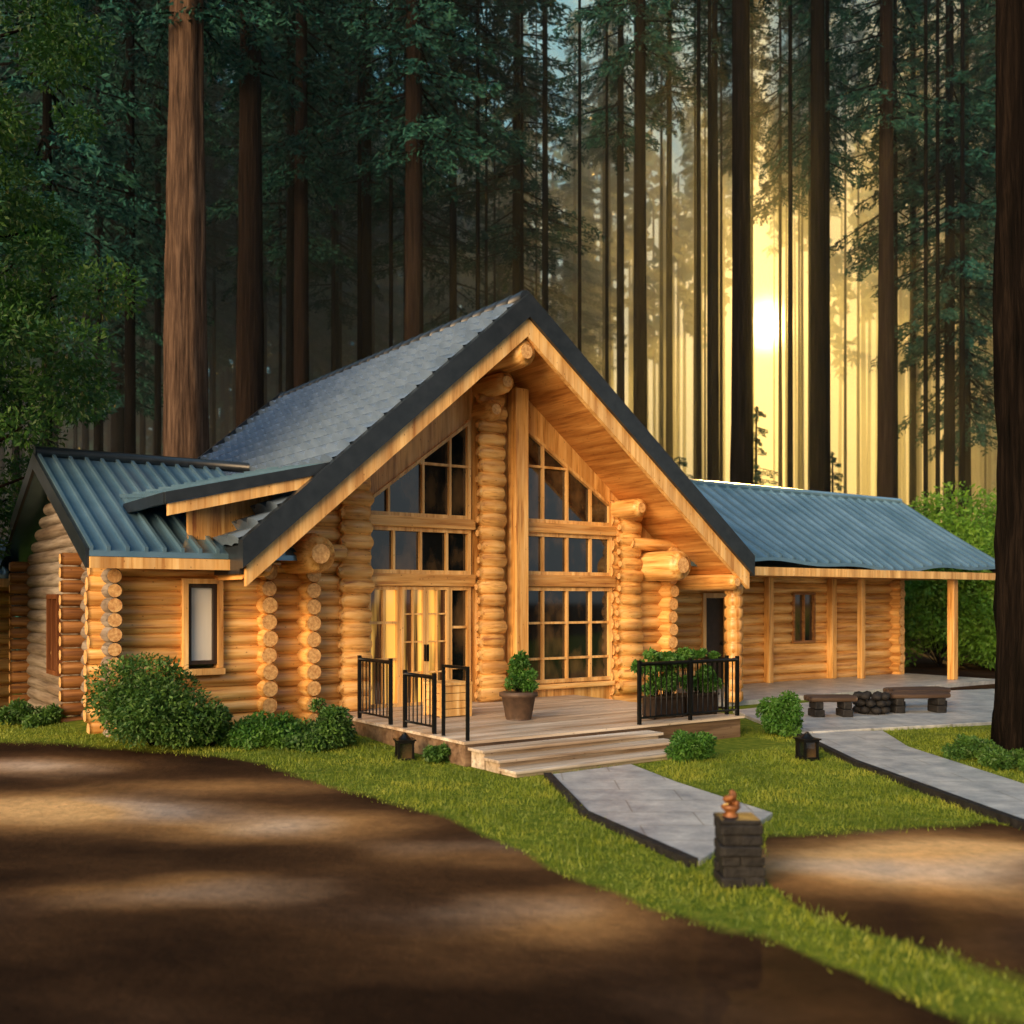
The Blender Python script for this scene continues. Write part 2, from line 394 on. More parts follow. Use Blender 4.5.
# ---- roof main
def tile_slope(name,u0,z0,u1,z1,v0,v1,rows,colw,mat,parent):
    n=Vector((-(z1-z0),0,(u1-u0)));
    if n.z<0:n=-n
    n.normalize()
    nc=int((v1-v0)/colw)*6
    vv=np.linspace(v0,v1,nc+1); prof=.085*np.abs(np.sin(np.arange(nc+1)*math.pi/6))
    Vs=[];
    ts=[]
    for r_ in range(rows):
        ts+=[(r_/rows,.0),((r_+.55)/rows,.055),((r_+.96)/rows,.12),((r_+1)/rows,.0)]
    for t,h in ts:
        for k in range(nc+1):
            hh=h+prof[k]*(1 if h>0 else .5)
            Vs.append((u0+(u1-u0)*t+n.x*hh,vv[k],z0+(z1-z0)*t+n.z*hh))
    w=nc+1; rws=len(ts)
    idx=np.arange(rws*w).reshape(rws,w)
    Fq=np.stack([idx[:-1,:-1].ravel(),idx[1:,:-1].ravel(),idx[1:,1:].ravel(),idx[:-1,1:].ravel()],1)
    return addobj(name,npmesh(name,Vs,Fq,[mat]),parent)
mb=MB()
mb.prism([(0,0,APZ),(UL,0,rz(UL)),(UL,0,rz(UL)-.14),(0,0,APZ-.14)],(0,VB,0))
mb.prism([(0,0,APZ),(UR,0,rz(UR)),(UR,0,rz(UR)-.14),(0,0,APZ-.14)],(0,VB,0))
roof=mb.build('roof',[CHAR],house,'blue grey slate tiled steep gable roof')
tile_slope('roof_tiles',0,APZ+.012,UL,rz(UL)+.012,.1,VB,17,.42,SHINGLE,roof)
tile_slope('roof_tiles',0,APZ+.012,UR,rz(UR)+.012,.1,VB,17,.42,SHINGLE,roof)
mb=MB()
for k in range(28):
    v0=.0+k*VB/28; mb.tube([(0,v0,APZ+.06),(0,v0+.02,APZ+.06),(0,v0+VB/28+.03,APZ+.05)],[.13,.15,.13],12)
mb.build('ridge_cap',[CHAR],roof)
def rake(ua,ub,v,th,d0,d1,mat,name,ext=0):
    mb=MB(); mb.prism([(ua,v,rz(ua)-d0),(ub,v,rz(ub)-d0),(ub,v,rz(ub)-d1),(ua,v,rz(ua)-d1)],(0,th,0)); return mb.build(name,[mat],roof)
for ue in (UL-.06,UR+.06):
    rake(0,ue,-.1,.2,-.13,.29,CHAR,'fascia')
    rake(0,ue*.985,-.03,.1,.292,.62,WFR,'bargeboard')
    rake(0,ue,VB-.02,.12,-.26,.36,CHAR,'fascia')
for ue in (UL,UR):
    mb=MB()
    mb.prism([(0,.1,rz(0)-.46),(ue,.1,rz(ue)-.46),(ue,.1,rz(ue)-.5),(0,.1,rz(0)-.5)],(0,VB-.2,0)); mb.build('soffit',[WSOFF],roof)
    mb=MB(); mb.box(ue-.03,ue+.03,.12,VB-.03,rz(ue)-.42,rz(ue)-.02); mb.build('fascia',[CHAR],roof)
def seam_roof(u0,u1,v0,z0,v1,z1,name='roof',label=None,wavy=0,sp=.3):
    mb=MB()
    n=max(1,int(abs(u1-u0)/sp)); m_=8
    def zz(u,t):
        w=wavy*(math.sin(u*1.9)*.5+math.sin(u*.83+1)*.7)*(1-t)**2*.5
        return z0+(z1-z0)*t+w-.12*wavy*math.sin(math.pi*t)
    for k in range(n):
        ua=u0+(u1-u0)*k/n; ub=u0+(u1-u0)*(k+1)/n
        for j in range(m_):
            t0=j/m_;t1=(j+1)/m_; va=v0+(v1-v0)*t0;vb=v0+(v1-v0)*t1
            b=len(mb.v); mb.v+=[(ua,va,zz(ua,t0)),(ub,va,zz(ub,t0)),(ub,vb,zz(ub,t1)),(ua,vb,zz(ua,t1))]; mb.face([b,b+1,b+2,b+3],0)
            b=len(mb.v); mb.v+=[(ua,va,zz(ua,t0)-.08),(ub,va,zz(ub,t0)-.08),(ub,vb,zz(ub,t1)-.08),(ua,vb,zz(ua,t1)-.08)]; mb.face([b+3,b+2,b+1,b],0)
        b=len(mb.v); mb.v+=[(ua,v0,zz(ua,0)-.08),(ub,v0,zz(ub,0)-.08),(ub,v0,zz(ub,0)),(ua,v0,zz(ua,0))]; mb.face([b,b+1,b+2,b+3],0)
    for k in range(n+1):
        u=u0+(u1-u0)*k/n; u=min(max(u,min(u0,u1)+.03),max(u0,u1)-.03)
        pts=[(u-.025,v0+(v1-v0)*j/m_-.003*(j==0),zz(u,j/m_)+.065) for j in range(m_+1)]+[(u-.025,v0+(v1-v0)*j/m_,zz(u,j/m_)-.01) for j in range(m_,-1,-1)]
        mb.prism(pts,(.05,0,0),0)
    return mb.build(name,[SEAM],house,label)
LW0,LW1=-7.15,-3.0
LX=-6.72
wr=seam_roof(LW0,LW1-1.0,.6,2.95,4.5,4.75,label='blue grey standing seam metal roof',sp=.25); seam_roof(LW0,LW1-1.0,8.4,2.95,4.5,4.75)
mb=MB(); mb.tube([(LW0-.03,4.45,4.79),(-3.4,4.45,4.79)],[.1,.1],8); mb.build('ridge_cap',[CHAR],wr)
mb=MB()
for (a,b) in ((.6,4.5),(8.4,4.5)):
    mb.prism([(LW0-.05,a,2.98),(LW0-.05,b,4.78),(LW0-.05,b,4.5),(LW0-.05,a,2.70)],(.05,0,0))
mb.build('bargeboard',[CHAR],wr)
mb=MB(); mb.box(LW0,-5.1,.53,.6,2.70,2.86); mb.build('eave_board',[WFR],wr)
mb=MB(); mb.prism([(LW0,.62,2.83),(-4.3,.62,2.83),(-4.3,4.5,4.62),(LW0,4.5,4.62)],(0,0,-.03)); mb.build('soffit',[WSOFF],wr)
win=(-5.58,-5.12,1.25,2.5)
mb=MB(); logwall(mb,'u',LX-.3,-4.3,1.35,0,2.78,opens=[win],r=.122,pitch=.215); mb.build('wall',[WU,ENDG],house)
mb=MB()
def gend(z):
    if z>4.6:return None
    if z<2.8:return (0.95,7.9)
    k=(z-2.8)/(4.6-2.8); return (1.35+k*3.1,7.7-k*3.2)
logwall(mb,'v',.95,7.9,LX,0,4.5,top=gend,phase=-.1,opens=[(4.2,5.0,1.0,2.3)],r=.122,pitch=.215)
mb.build('wall',[WGREY,ENDG],house,'weathered grey log gable end wall')
for vv_ in (2.6,7.2):
    mb=MB()
    for z in np.arange(.1,2.9,.215): mb.log((LX-.42,vv_,z),(LX+.05,vv_,z),.1,12,0,1)
    mb.build('log_end',[WBRN,ENDG],house,'dark brown stacked log ends')
o=window(win[0],win[1],win[2],win[3],1.26,[],[],GLASSL,'narrow dark framed window with pale pane',w=.06,fm=WWIN)
mb=MB()
for a,b,c,d in ((win[0]-.08,win[0]-.004,win[2]-.06,win[3]+.08),(win[1]+.004,win[1]+.08,win[2]-.06,win[3]+.08),(win[0]-.004,win[1]+.004,win[3]+.003,win[3]+.08)): mb.box(a,b,1.14,1.3,c,d)
mb.build('trim',[WFR],o)
mb=MB(); mb.box(win[0]-.1,win[1]+.1,1.1,1.25,win[2]-.16,win[2]-.065); mb.build('sill',[WFR],o)
mb=MB(); mb.box(LX-.05,LX,4.2,5.0,1.0,2.3,0);o=mb.build('window',[GLASS],house)
mb=MB()
for a,b,c,d in ((4.14,4.22,.95,2.35),(4.98,5.06,.95,2.35),(4.22,4.98,.95,1.03),(4.22,4.98,2.27,2.35),(4.57,4.63,1.03,2.27)): mb.box(LX-.16,LX+.02,a,b,c,d)
mb.build('frame',[wood('red_frame',2,(.22,.09,.04),(.15,.055,.022),(.07,.025,.01))],o)
mb=MB(); logwall(mb,'u',-12,LX-.2,8.3,0,2.7,r=.14); mb.build('wall',[WU,ENDG],house)
mb=MB()
logwall(mb,'v',7.5,8.6,-8.2,0,2.7,r=.14,phase=.1); mb.build('log_end',[WV,ENDG],house)
r2=seam_roof(-12.5,LX-.1,7.5,2.75,10.5,3.6)
mb=MB(); mb.box(-12.5,LX-.1,7.42,7.5,2.5,2.66); mb.build('bargeboard',[WFR],r2)
mb=MB()
P=[(-3.7,.12,4.34),(-6.2,.12,3.72)]
mb.prism([(P[0][0],.12,P[0][2]),(P[1][0],.12,P[1][2]),(P[1][0],2.7,P[1][2]+.2),(P[0][0],2.7,P[0][2]+.2)],(0,0,-.1))
n=12
for k in range(n+1):
    t=k/n; u=P[0][0]+(P[1][0]-P[0][0])*t; z=P[0][2]+(P[1][2]-P[0][2])*t
    mb.prism([(u-.016,.1,z+.05),(u+.016,.1,z+.05),(u+.016,2.7,z+.25),(u-.016,2.7,z+.25)],(0,0,-.06))
r3=mb.build('roof',[SEAM],house)
mb=MB(); mb.prism([(P[0][0],.08,P[0][2]-.10),(P[1][0],.08,P[1][2]-.10),(P[1][0],.08,P[1][2]-.27),(P[0][0],.08,P[0][2]-.27)],(0,.1,0)); mb.build('bargeboard',[WFR],r3)
mb=MB(); mb.prism([(P[0][0],.04,P[0][2]+.06),(P[1][0]-.05,.04,P[1][2]+.06),(P[1][0]-.05,.04,P[1][2]-.1),(P[0][0],.04,P[0][2]-.1)],(0,.08,0)); mb.box(P[1][0]-.06,P[1][0]-.01,.12,2.3,P[1][2]-.1,P[1][2]+.06); mb.build('fascia',[CHAR],r3)
panel([(-5.6,1.1,3.1),(-4.2,1.1,3.1),(-4.2,1.1,4.05),(-5.6,1.1,3.74)],(0,.1,0))
# right wing
RW=17.2
wr=seam_roof(4.9,RW,1.0,3.12,4.3,5.25,label='blue steel standing seam roof over the porch',wavy=.2,sp=.42); seam_roof(4.9,RW,7.6,3.12,4.3,5.25)
mb=MB(); mb.tube([(3,4.3,5.28),(RW+.03,4.3,5.28)],[.08,.08],8); mb.build('ridge_cap',[SEAM],wr)
mb=MB(); mb.box(5.6,RW+.02,.92,1.0,2.80,2.99); mb.build('eave_board',[WFR],wr)
mb=MB()
mb.prism([(RW,1.0,3.06),(RW,4.3,5.2),(RW,4.3,4.96),(RW,1.0,2.82)],(.05,0,0)); mb.prism([(RW,7.6,3.06),(RW,4.3,5.2),(RW,4.3,4.96),(RW,7.6,2.82)],(.05,0,0))
mb.build('bargeboard',[CHAR],wr)
mb=MB(); mb.box(5.6,RW-.02,1.02,3.9,2.84,2.88); mb.build('ceiling',[WSOFF],wr)
dr=(7.9,8.8,.1,2.35); wn=(11.25,12.15,1.1,2.45)
mb=MB(); logwall(mb,'u',4.6,15.8,3.6,0,2.95,opens=[dr,wn]); mb.build('wall',[WU,ENDG],house)
mb=MB(); logwall(mb,'v',3.2,7.0,15.7,0,2.95,phase=-.13); mb.build('wall',[WV,ENDG],house)
mb=MB(); mb.box(4.6,15.6,6.9,7.0,0,3); mb.build('wall',[WU],house)
panel([(15.7,3.7,2.9),(15.7,6.9,2.9),(15.7,4.6,4.9)],(.1,0,0))
mb=MB(); mb.box(dr[0]+.05,dr[1]-.05,3.6,3.65,.1,2.3); d=mb.build('door',[plain('dark_door',(.02,.012,.008),(.04,.025,.015))],house)
mb=MB(); mb.box(dr[0]-.05,dr[0]+.06,3.42,3.7,.1,2.42);mb.box(dr[1]-.06,dr[1]+.05,3.42,3.7,.1,2.42);mb.box(dr[0]+.06,dr[1]-.06,3.42,3.7,2.3,2.42); mb.build('frame',[WFR],d)
mb=MB(); mb.sphere((dr[1]-.15,3.56,1.15),.04); mb.build('handle',[BLACK],d)
window(wn[0],wn[1],wn[2],wn[3],3.5,[11.7],[],GLASS,w=.06,fm=WBRN)
for u,v,r_ in ((15.1,1.25,.1),(12.75,3.38,.1),(15.75,3.35,.12),(10.2,3.38,.09),(13.4,2.9,.08)):
    mb=MB(); mb.box(u-r_,u+r_,v-r_,v+r_,.1,2.84); mb.build('post',[WZ],house,bevel=.015)
mb=MB(); z=.1
while z<2.75:
    mb.tube([(5.72,.45,z),(5.72,.45,z+.06),(5.72,.45,z+.2),(5.72,.45,z+.25)],[.15,.2,.2,.15],14,0,0); z+=.25
mb.build('column',[WZ],house)
mb=MB(); mb.box(4.2,16.2,.5,3.6,0,.1); mb.build('porch_floor',[PAVE],house)
# ---- deck
DR=2.25
mb=MB()
k=-3.0
while k<1.45:
    mb.box(-3.2,DR,k,k+.137,DZ-.04,DZ+random.uniform(-.003,.003)); k+=.145
deck=mb.build('deck',[WDECK],house,'weathered timber deck with front steps')
mb=MB(); mb.box(-3.15,DR-.05,-2.95,1.4,.0,DZ-.045); mb.build('deck_skirt',[wood('skirt_timber',0,(.3,.22,.15),(.2,.14,.1),(.08,.055,.04))],deck)
for s,(zt,v0,v1) in enumerate(((.27,-3.36,-2.99),(.185,-3.72,-3.34),(.095,-4.1,-3.7))):
    mb=MB(); mb.box(-3.14,.1,v0,v0+.17,zt-.04,zt);mb.box(-3.14,.1,v0+.18,v1,zt-.04,zt); mb.box(-3.08,.05,v0+.06,v1,0,zt-.042)
    mb.build('step',[WSTEP],deck,bevel=.008)
def railing(p0,p1,h=.95,posts=2):
    P0=Vector(p0);P1=Vector(p1);L=(P1-P0).length;d=(P1-P0)/L
    mb=MB()
    mb.tube([P0+Vector((0,0,h)),P1+Vector((0,0,h))],[.03,.03],8); mb.tube([P0+Vector((0,0,.1)),P1+Vector((0,0,.1))],[.018,.018],8)
    for k in range(posts):
        q=P0+d*L*k/(posts-1); mb.box(q.x-.025,q.x+.025,q.y-.025,q.y+.025,q.z,q.z+h+.06)
    n=int(L/.11)
    for k in range(1,n):
        q=P0+d*L*k/n; mb.tube([q+Vector((0,0,.1)),q+Vector((0,0,h))],[.011,.011],6)
    mb.build('railing',[BLACK],deck)
railing((-3.1,.3,DZ),(-3.1,-.75,DZ)); railing((-3.1,-1.2,DZ),(-3.1,-2.05,DZ),.8)
mb=MB()
for v in (-2.3,-2.93): mb.box(-3.12,-3.08,v-.02,v+.02,DZ,DZ+1.0)
mb.box(-3.12,-3.08,-2.93,-2.3,DZ+.96,DZ+1.0); mb.build('railing',[BLACK],deck)
railing((.0,-2.93,DZ),(DR-.1,-2.93,DZ),.92,3)
railing((DR-.1,-2.7,DZ),(DR-.1,-1.0,DZ),.92,3)

# ------------------------------------------------------------ foliage tools
def leaves(C,D,l,w,tilt=None):
    n=len(C); D=D/np.linalg.norm(D,axis=1,keepdims=True)
    r=rng.normal(size=(n,3)); S=np.cross(D,r); S/=np.linalg.norm(S,axis=1,keepdims=True)
    l=np.asarray(l).reshape(-1,1)*np.ones((n,1)); w=np.asarray(w).reshape(-1,1)*np.ones((n,1))
    nrm=np.cross(D,S)
    V=np.stack([C-D*l,C+S*w+nrm*w*.2-D*l*.1,C+D*l,C-S*w+nrm*w*.2-D*l*.1],1).reshape(-1,3)
    F=np.arange(4*n).reshape(n,4); return V,F
def clump_leaves(centres,radii,n,l,w,flat=.8):
    k=rng.choice(len(centres),size=n,p=(radii**2)/np.sum(radii**2))
    d=rng.normal(size=(n,3)); d/=np.linalg.norm(d,axis=1,keepdims=True)
    rr=radii[k]*(.35+.75*rng.random(n)**.6)
    C=centres[k]+d*rr[:,None]*np.array([1,1,flat])
    D=d+rng.normal(size=(n,3))*.7+np.array([0,0,-.2])
    s=.7+.6*rng.random(n)
    return leaves(C,D,l*s,w*s)
def sticks(P0,P1,r0):
    V=[];F=[]
    for a,b,r in zip(P0,P1,r0):
        d=b-a; u=np.cross(d,[0,0,1.0]); nn=np.linalg.norm(u); u=u/nn if nn>1e-5 else np.array([1,0,0]); w=np.cross(d,u);w/=np.linalg.norm(w)
        o=len(V)
        for q,rr in ((a,r),(b,r*.3)):
            for t in (0,2.09,4.19): V.append(q+rr*(u*math.cos(t)+w*math.sin(t)))
        for k in range(3): F.append([o+k,o+(k+1)%3,o+3+(k+1)%3,o+3+k])
    return np.array(V),np.array(F)
def combine(name,parts,mats):
    Vs=[];Fs=[];M=[];o=0
    for V_,F_,m_ in parts:
        Vs.append(V_);Fs.append(F_+o);M.append(np.full(len(F_),m_,dtype=np.int32));o+=len(V_)
    return npmesh(name,np.concatenate(Vs),np.concatenate(Fs),mats,np.concatenate(M))
def conifer_crown(name,H,Rm,nb,nl,leaf):
    C=[];D=[];P0=[];P1=[];rs=[]
    for b in range(nb):
        t=rng.random()**1.1; z=t*H; az=rng.random()*6.283
        prof=min(1,(t+.06)/.14)*(1-t)**.75
        L=Rm*prof*(.55+.6*rng.random())+.4
        dr=np.array([math.cos(az),math.sin(az),0]); lat=np.array([-dr[1],dr[0],0])
        dz=-.25-.25*rng.random()
        P0.append(np.array([0,0,z]));P1.append(dr*L+np.array([0,0,z+dz*L])); rs.append(.035+.006*L)
        m=int(nl*(.3+L/Rm)); s=.15+.85*rng.random(m)**.8
        wv=(rng.random(m)-.5)*2*.34*L*(1.05-s)
        pos=np.array([0,0,z])+dr*(s*L)[:,None]+lat*wv[:,None]
        pos[:,2]+=dz*L*s**1.4-.25*np.abs(wv)-rng.random(m)*.45
        C.append(pos); dd=dr*.6+lat*np.sign(wv)[:,None]*.7+rng.normal(size=(m,3))*.35; dd[:,2]-=.35; D.append(dd)
    C=np.concatenate(C);D=np.concatenate(D)
    s=.6+.8*rng.random(len(C))
    V1,F1=leaves(C,D,leaf*s,leaf*.3*s); V2,F2=sticks(P0,P1,rs)
    return combine(name,[(V1,F1,0),(V2,F2,1)],[NEEDLE,BARKD])
crowns=[conifer_crown('crown',34,3.9,170,150,.13),conifer_crown('crown',30,3.3,135,150,.12),conifer_crown('crown',38,4.3,190,140,.14)]
def trunk_mesh(name,H,mat,n=26,rings=44,flare=.5,flute=.07,taper=.78):
    V=[];seed=rng.random(3)*6
    for i in range(rings+1):
        t=i/rings; z=H*t**1.25
        r=(1-taper*t**1.1)*(1+flare*math.exp(-z/.9))
        for k in range(n):
            a=2*math.pi*k/n
            q=r*(1+flute*math.sin(a*7+seed[0]+.12*z)+flute*.6*math.sin(a*11+seed[1]-.2*z)+.025*rng.normal())
            V.append((q*math.cos(a)+.12*math.sin(z*.06+seed[2]),q*math.sin(a),z))
    idx=np.arange((rings+1)*n).reshape(rings+1,n); nx_=np.roll(idx,-1,axis=1)
    F=np.stack([idx[:-1].ravel(),nx_[:-1].ravel(),nx_[1:].ravel(),idx[1:].ravel()],1)
    return npmesh(name,V,F,[mat],smooth=True)
TH=56
SA=.249   # azimuth of the low sun as x/y
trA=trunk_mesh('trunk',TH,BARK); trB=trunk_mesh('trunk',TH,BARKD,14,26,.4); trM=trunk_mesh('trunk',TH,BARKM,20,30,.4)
def tree(x,y,r,cb,ci,tm,label='tall straight redwood with furrowed brown bark',cs=1.0,group='tall conifers of the forest behind the house',top=None):
    e=empty('conifer_tree',(x,y,float(gz(x,y))-.1),rng.random()*6.28,label=label,category='tree',group=group)
    H=top or TH
    addobj('trunk',tm,e,scale=(r,r,H/TH)); 
    addobj('crown',crowns[ci],e,loc=(0,0,cb),rot=rng.random()*6.28,scale=(cs,cs,(H*1.02-cb)/(34,30,38)[ci]))
    return e
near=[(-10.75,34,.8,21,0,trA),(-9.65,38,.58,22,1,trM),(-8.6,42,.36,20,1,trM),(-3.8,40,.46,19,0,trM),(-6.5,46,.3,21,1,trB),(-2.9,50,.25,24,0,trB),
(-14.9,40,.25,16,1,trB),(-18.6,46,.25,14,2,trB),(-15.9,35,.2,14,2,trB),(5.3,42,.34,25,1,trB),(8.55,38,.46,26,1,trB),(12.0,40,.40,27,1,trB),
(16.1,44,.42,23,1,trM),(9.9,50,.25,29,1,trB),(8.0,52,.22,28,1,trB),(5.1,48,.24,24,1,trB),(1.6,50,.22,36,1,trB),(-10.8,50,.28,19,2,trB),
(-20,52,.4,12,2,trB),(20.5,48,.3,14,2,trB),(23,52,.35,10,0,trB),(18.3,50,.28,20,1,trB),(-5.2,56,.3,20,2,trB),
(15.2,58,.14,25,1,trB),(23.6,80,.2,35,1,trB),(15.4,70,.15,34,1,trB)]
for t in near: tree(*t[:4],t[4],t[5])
for (x,y,r,h) in ((9.9,41.5,.13,10.2),(7.2,44,.1,8.5),(14.4,46,.12,9.0)):  # conifers added to block low sunbeams and break up the bright gap
    tree(x,y,r,1.2,1,trB,label='young feathery conifer added under the tall trees',cs=.5,group='young conifers added under the tall trees',top=h)
for (a,y) in ((.2615,62),(.273,66),(.268,92),(.256,110)):
    tree(a*y,y,.12,40,1,trB,label='thin dark pole-like young conifer',cs=.45)
cnt=0;placed=[(t[0],t[1]) for t in near]
while cnt<125:
    y=46+rng.random()**.9*82; a=rng.uniform(-.56,.56)
    if abs(a-SA-.006)<.020: continue
    if abs(a-.035)<.022 and rng.random()<.85: continue
    x=a*y
    if min((x-p[0])**2+(y-p[1])**2 for p in placed)<4.0: continue
    inglow=.08<a<.45
    if inglow and y>60 and rng.random()<.6: continue
    placed.append((x,y))
    cb=rng.uniform(18,30)
    if inglow: cb=y*rng.uniform(.38,.46)+3 if y<95 else rng.uniform(42,47)
    cb=min(cb,47)
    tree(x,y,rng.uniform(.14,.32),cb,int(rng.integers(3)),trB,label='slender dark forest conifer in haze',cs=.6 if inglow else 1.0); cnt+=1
cnt=0
while cnt<52:
    y=rng.uniform(42,76); a=rng.uniform(-.5,.5)
    if cnt>36: a=rng.uniform(.06,.42)
    if abs(a-SA-.004)<.018: continue
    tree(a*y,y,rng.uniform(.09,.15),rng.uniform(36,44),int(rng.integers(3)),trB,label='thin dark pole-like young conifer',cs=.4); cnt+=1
e=empty('redwood_tree',(8.0,15.0,-.05),0,label='massive redwood trunk beside the stone path',category='tree')
addobj('trunk',trunk_mesh('trunk',TH,BARKX,44,80,.12,.05,.08),e,scale=(.9,.9,1)); addobj('crown',crowns[2],e,loc=(0,0,20),scale=(1,1,.95))
def broadleaf(x,y,clumps,n,l,w,trH,trR,label,mat=None):
    e=empty('broadleaf_tree',(x,y,0),0,label=label,category='tree')
    c=np.array([q[:3] for q in clumps]);r=np.array([q[3] for q in clumps])
    V1,F1=clump_leaves(c,r,n,l,w,.7)
    addobj('crown',npmesh('crown',V1,F1,[mat or LEAF]),e)
    mb=MB(); mb.tube([(0,0,-.1),(0,0,1),(.1,.05,trH*.5),(.15,.1,trH)],[trR*1.4,trR,trR*.8,trR*.3],12,0)
    for q in clumps[::2]:
        h=max(1.2,min(q[2]-.8-.35*math.hypot(q[0],q[1]),trH*.95))
        mb.tube([(.1,.05,h),((q[0])*.5,q[1]*.5,(h+q[2])*.5+.2),(q[0],q[1],q[2])],[trR*.3,trR*.16,trR*.05],6,0)
    mb.build('trunk',[BARKX],e)
cl=[]
for k in range(190):
    a=rng.random()*6.28; z=2.2+rng.random()*11.5; rad=3.8*math.sin(min(1,(z-1.0)/6)*1.5)*(.2+.85*rng.random()**.6)
    cl.append((math.cos(a)*rad,math.sin(a)*rad,z,.3+.55*rng.random()))
broadleaf(-11.1,17.6,cl,120000,.058,.025,12,.28,'leafy green broadleaf tree beside the house',LEAFD)
def shrub(x,y,rx,h,n,l=.034,label='dense green shrub at the foot of the log wall',mat=SHRUBM,name='shrub',k=18):
    a=rng.random(k)*6.28; q=rng.random(k)**.5
    c=np.stack([np.cos(a)*q*rx*.72,np.sin(a)*q*rx*.55,h*(.15+.68*rng.random(k))*(1.15-q*.5)],1)
    V1,F1=clump_leaves(c,min(rx,h)*(.2+.28*rng.random(k)),n,l,l*.45,.85)
    V1[:,2]=np.maximum(V1[:,2],.0)
    V2,F2=sticks([np.array([0,0,0.])]*k,list(c+np.array([0,0,h*.1])),[.012]*k)
    addobj(name,combine(name,[(V1,F1,0),(V2,F2,1)],[mat,BARKD]),None,(x,y,float(gz(x,y))-.02),label=label,category='shrub')
shrub(-5.1,14.5,.9,1.45,17000,k=32); shrub(-4.35,14.6,.5,.7,7000); shrub(-3.6,14.9,.6,.5,7000,mat=LEAF);shrub(-2.75,15.1,.5,.85,8000)
shrub(-7.5,15.9,.55,.4,4500);shrub(-3.0,14.7,.3,.35,2500)
shrub(-1.0,14.1,.22,.28,2500);shrub(2.5,14.35,.32,.62,5500,label='small rounded shrub beside the steps',mat=LEAF,k=26);shrub(4.5,17.0,.4,.85,7000,label='rounded shrub by the deck corner',mat=LEAF,k=28)
shrub(6.85,13.6,.7,.35,6500,label='low leafy plants round the redwood trunk');shrub(7.6,13.2,.7,.45,6500,label='low leafy plants round the redwood trunk');shrub(6.55,14.4,.5,.35,4000,label='low leafy plants round the redwood trunk')
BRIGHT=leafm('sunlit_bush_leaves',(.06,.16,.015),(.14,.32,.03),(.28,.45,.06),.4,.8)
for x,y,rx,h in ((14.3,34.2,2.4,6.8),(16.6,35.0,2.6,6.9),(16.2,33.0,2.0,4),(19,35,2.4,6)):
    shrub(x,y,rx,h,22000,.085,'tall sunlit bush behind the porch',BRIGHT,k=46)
n=60; X_=rng.uniform(-40,40,n);Y_=rng.uniform(38,70,n)
c=np.stack([X_,Y_,rng.uniform(.2,1.2,n)],1); V1,F1=clump_leaves(c,rng.uniform(.8,2,n),26000,.16,.07,.7)
addobj('undergrowth',npmesh('undergrowth',V1,F1,[NEEDLE]),kind='stuff')
mb=MB()
for k in range(260):
    y=rng.uniform(126,150);a=rng.uniform(-.6,.6)
    if abs(a-SA)<.012: continue
    x=a*y; mb.tube([(x,y,0),(x+rng.uniform(-.5,.5),y,58)],[.35,.15],5)
nl=44000; a=rng.uniform(-.6,.6,nl); zz=rng.uniform(0,1,nl)
glow=(a>.08)&(a<.45)
lim=np.where(glow,38+26*np.exp(-((a-SA)/.03)**2),16); keep=(np.abs(a-.035)>.018)|(rng.random(nl)<.3)
clmp=np.sin(a*140+3*np.sin(zz*9))+np.sin(zz*23+a*60)
keep&=~glow|(clmp>.6)
y=rng.uniform(128,150,nl); lim=lim+4*np.sin(a*90)+2*np.sin(a*211)
keep&=lim<62
c=np.stack([a*y,y,lim+(66-lim)*zz],1)[keep]
V1,F1=leaves(c,rng.normal(size=c.shape),1.0,.5)
V0=np.array(mb.v);F0=np.array([f for f in mb.f if len(f)==4])
addobj('distant_forest',combine('distant_forest',[(V1,F1,0),(V0,F0,1)],[NEEDLE,BARKD]),kind='stuff')
# grass blades
n=300000
x=rng.uniform(-10,9,n);y=4.6+rng.random(n)*13.5
ok=(lawn(x,y)+.5*(rng.random(n)-.5)>.55)
c35,s35=math.cos(R(35)),math.sin(R(35))
uu=(x-HO[0])*c35+(y-HO[1])*s35; vv=-(x-HO[0])*s35+(y-HO[1])*c35
ok&=~((uu>-3.2)&(uu<DR)&(vv>-4.1))&~((uu>-7.1)&(vv>1.2))&~((uu>3.9)&(vv>.4))
PATHA=[(.5,12.95),(1.6,13.75),(2.0,12.4),(2.7,10.6),(1.58,8.65),(.8,10.6)]
PATHB=[(4.75,17.2),(4.72,14),(5.1,10.2),(5.6,6.5),(7.6,6.5),(6.2,12.1),(6.0,15.5),(6.3,17.4)]
TERR=[(4.6,16.9),(9.8,18.9),(15.5,26.6),(9.5,24.4),(4.4,20.4)]
def inpoly(x,y,P):
    r=np.zeros(len(x),bool);j=len(P)-1
    for i in range(len(P)):
        xi,yi=P[i];xj,yj=P[j]
        r^=((yi>y)!=(yj>y))&(x<(xj-xi)*(y-yi)/(yj-yi+1e-12)+xi); j=i
    return r
for P_ in (PATHA,PATHB,TERR): ok&=~inpoly(x,y,P_)
x=x[ok];y=y[ok];n=len(x);z=gz(x,y)
h=(.02+.035*rng.random(n))*(.75+.5*np.sin(x*2.3+np.sin(y*1.7))**2);az=rng.random(n)*6.28;w=.004+.004*rng.random(n)
lx=rng.normal(size=n)*.02;ly=rng.normal(size=n)*.02
V1=np.stack([np.stack([x-np.cos(az)*w,y-np.sin(az)*w,z-.005],1),np.stack([x+np.cos(az)*w,y+np.sin(az)*w,z-.005],1),np.stack([x+lx,y+ly,z+h],1)],1).reshape(-1,3)
addobj('grass',npmesh('grass',V1,np.arange(3*n).reshape(n,3),[GRASSM]),kind='stuff')
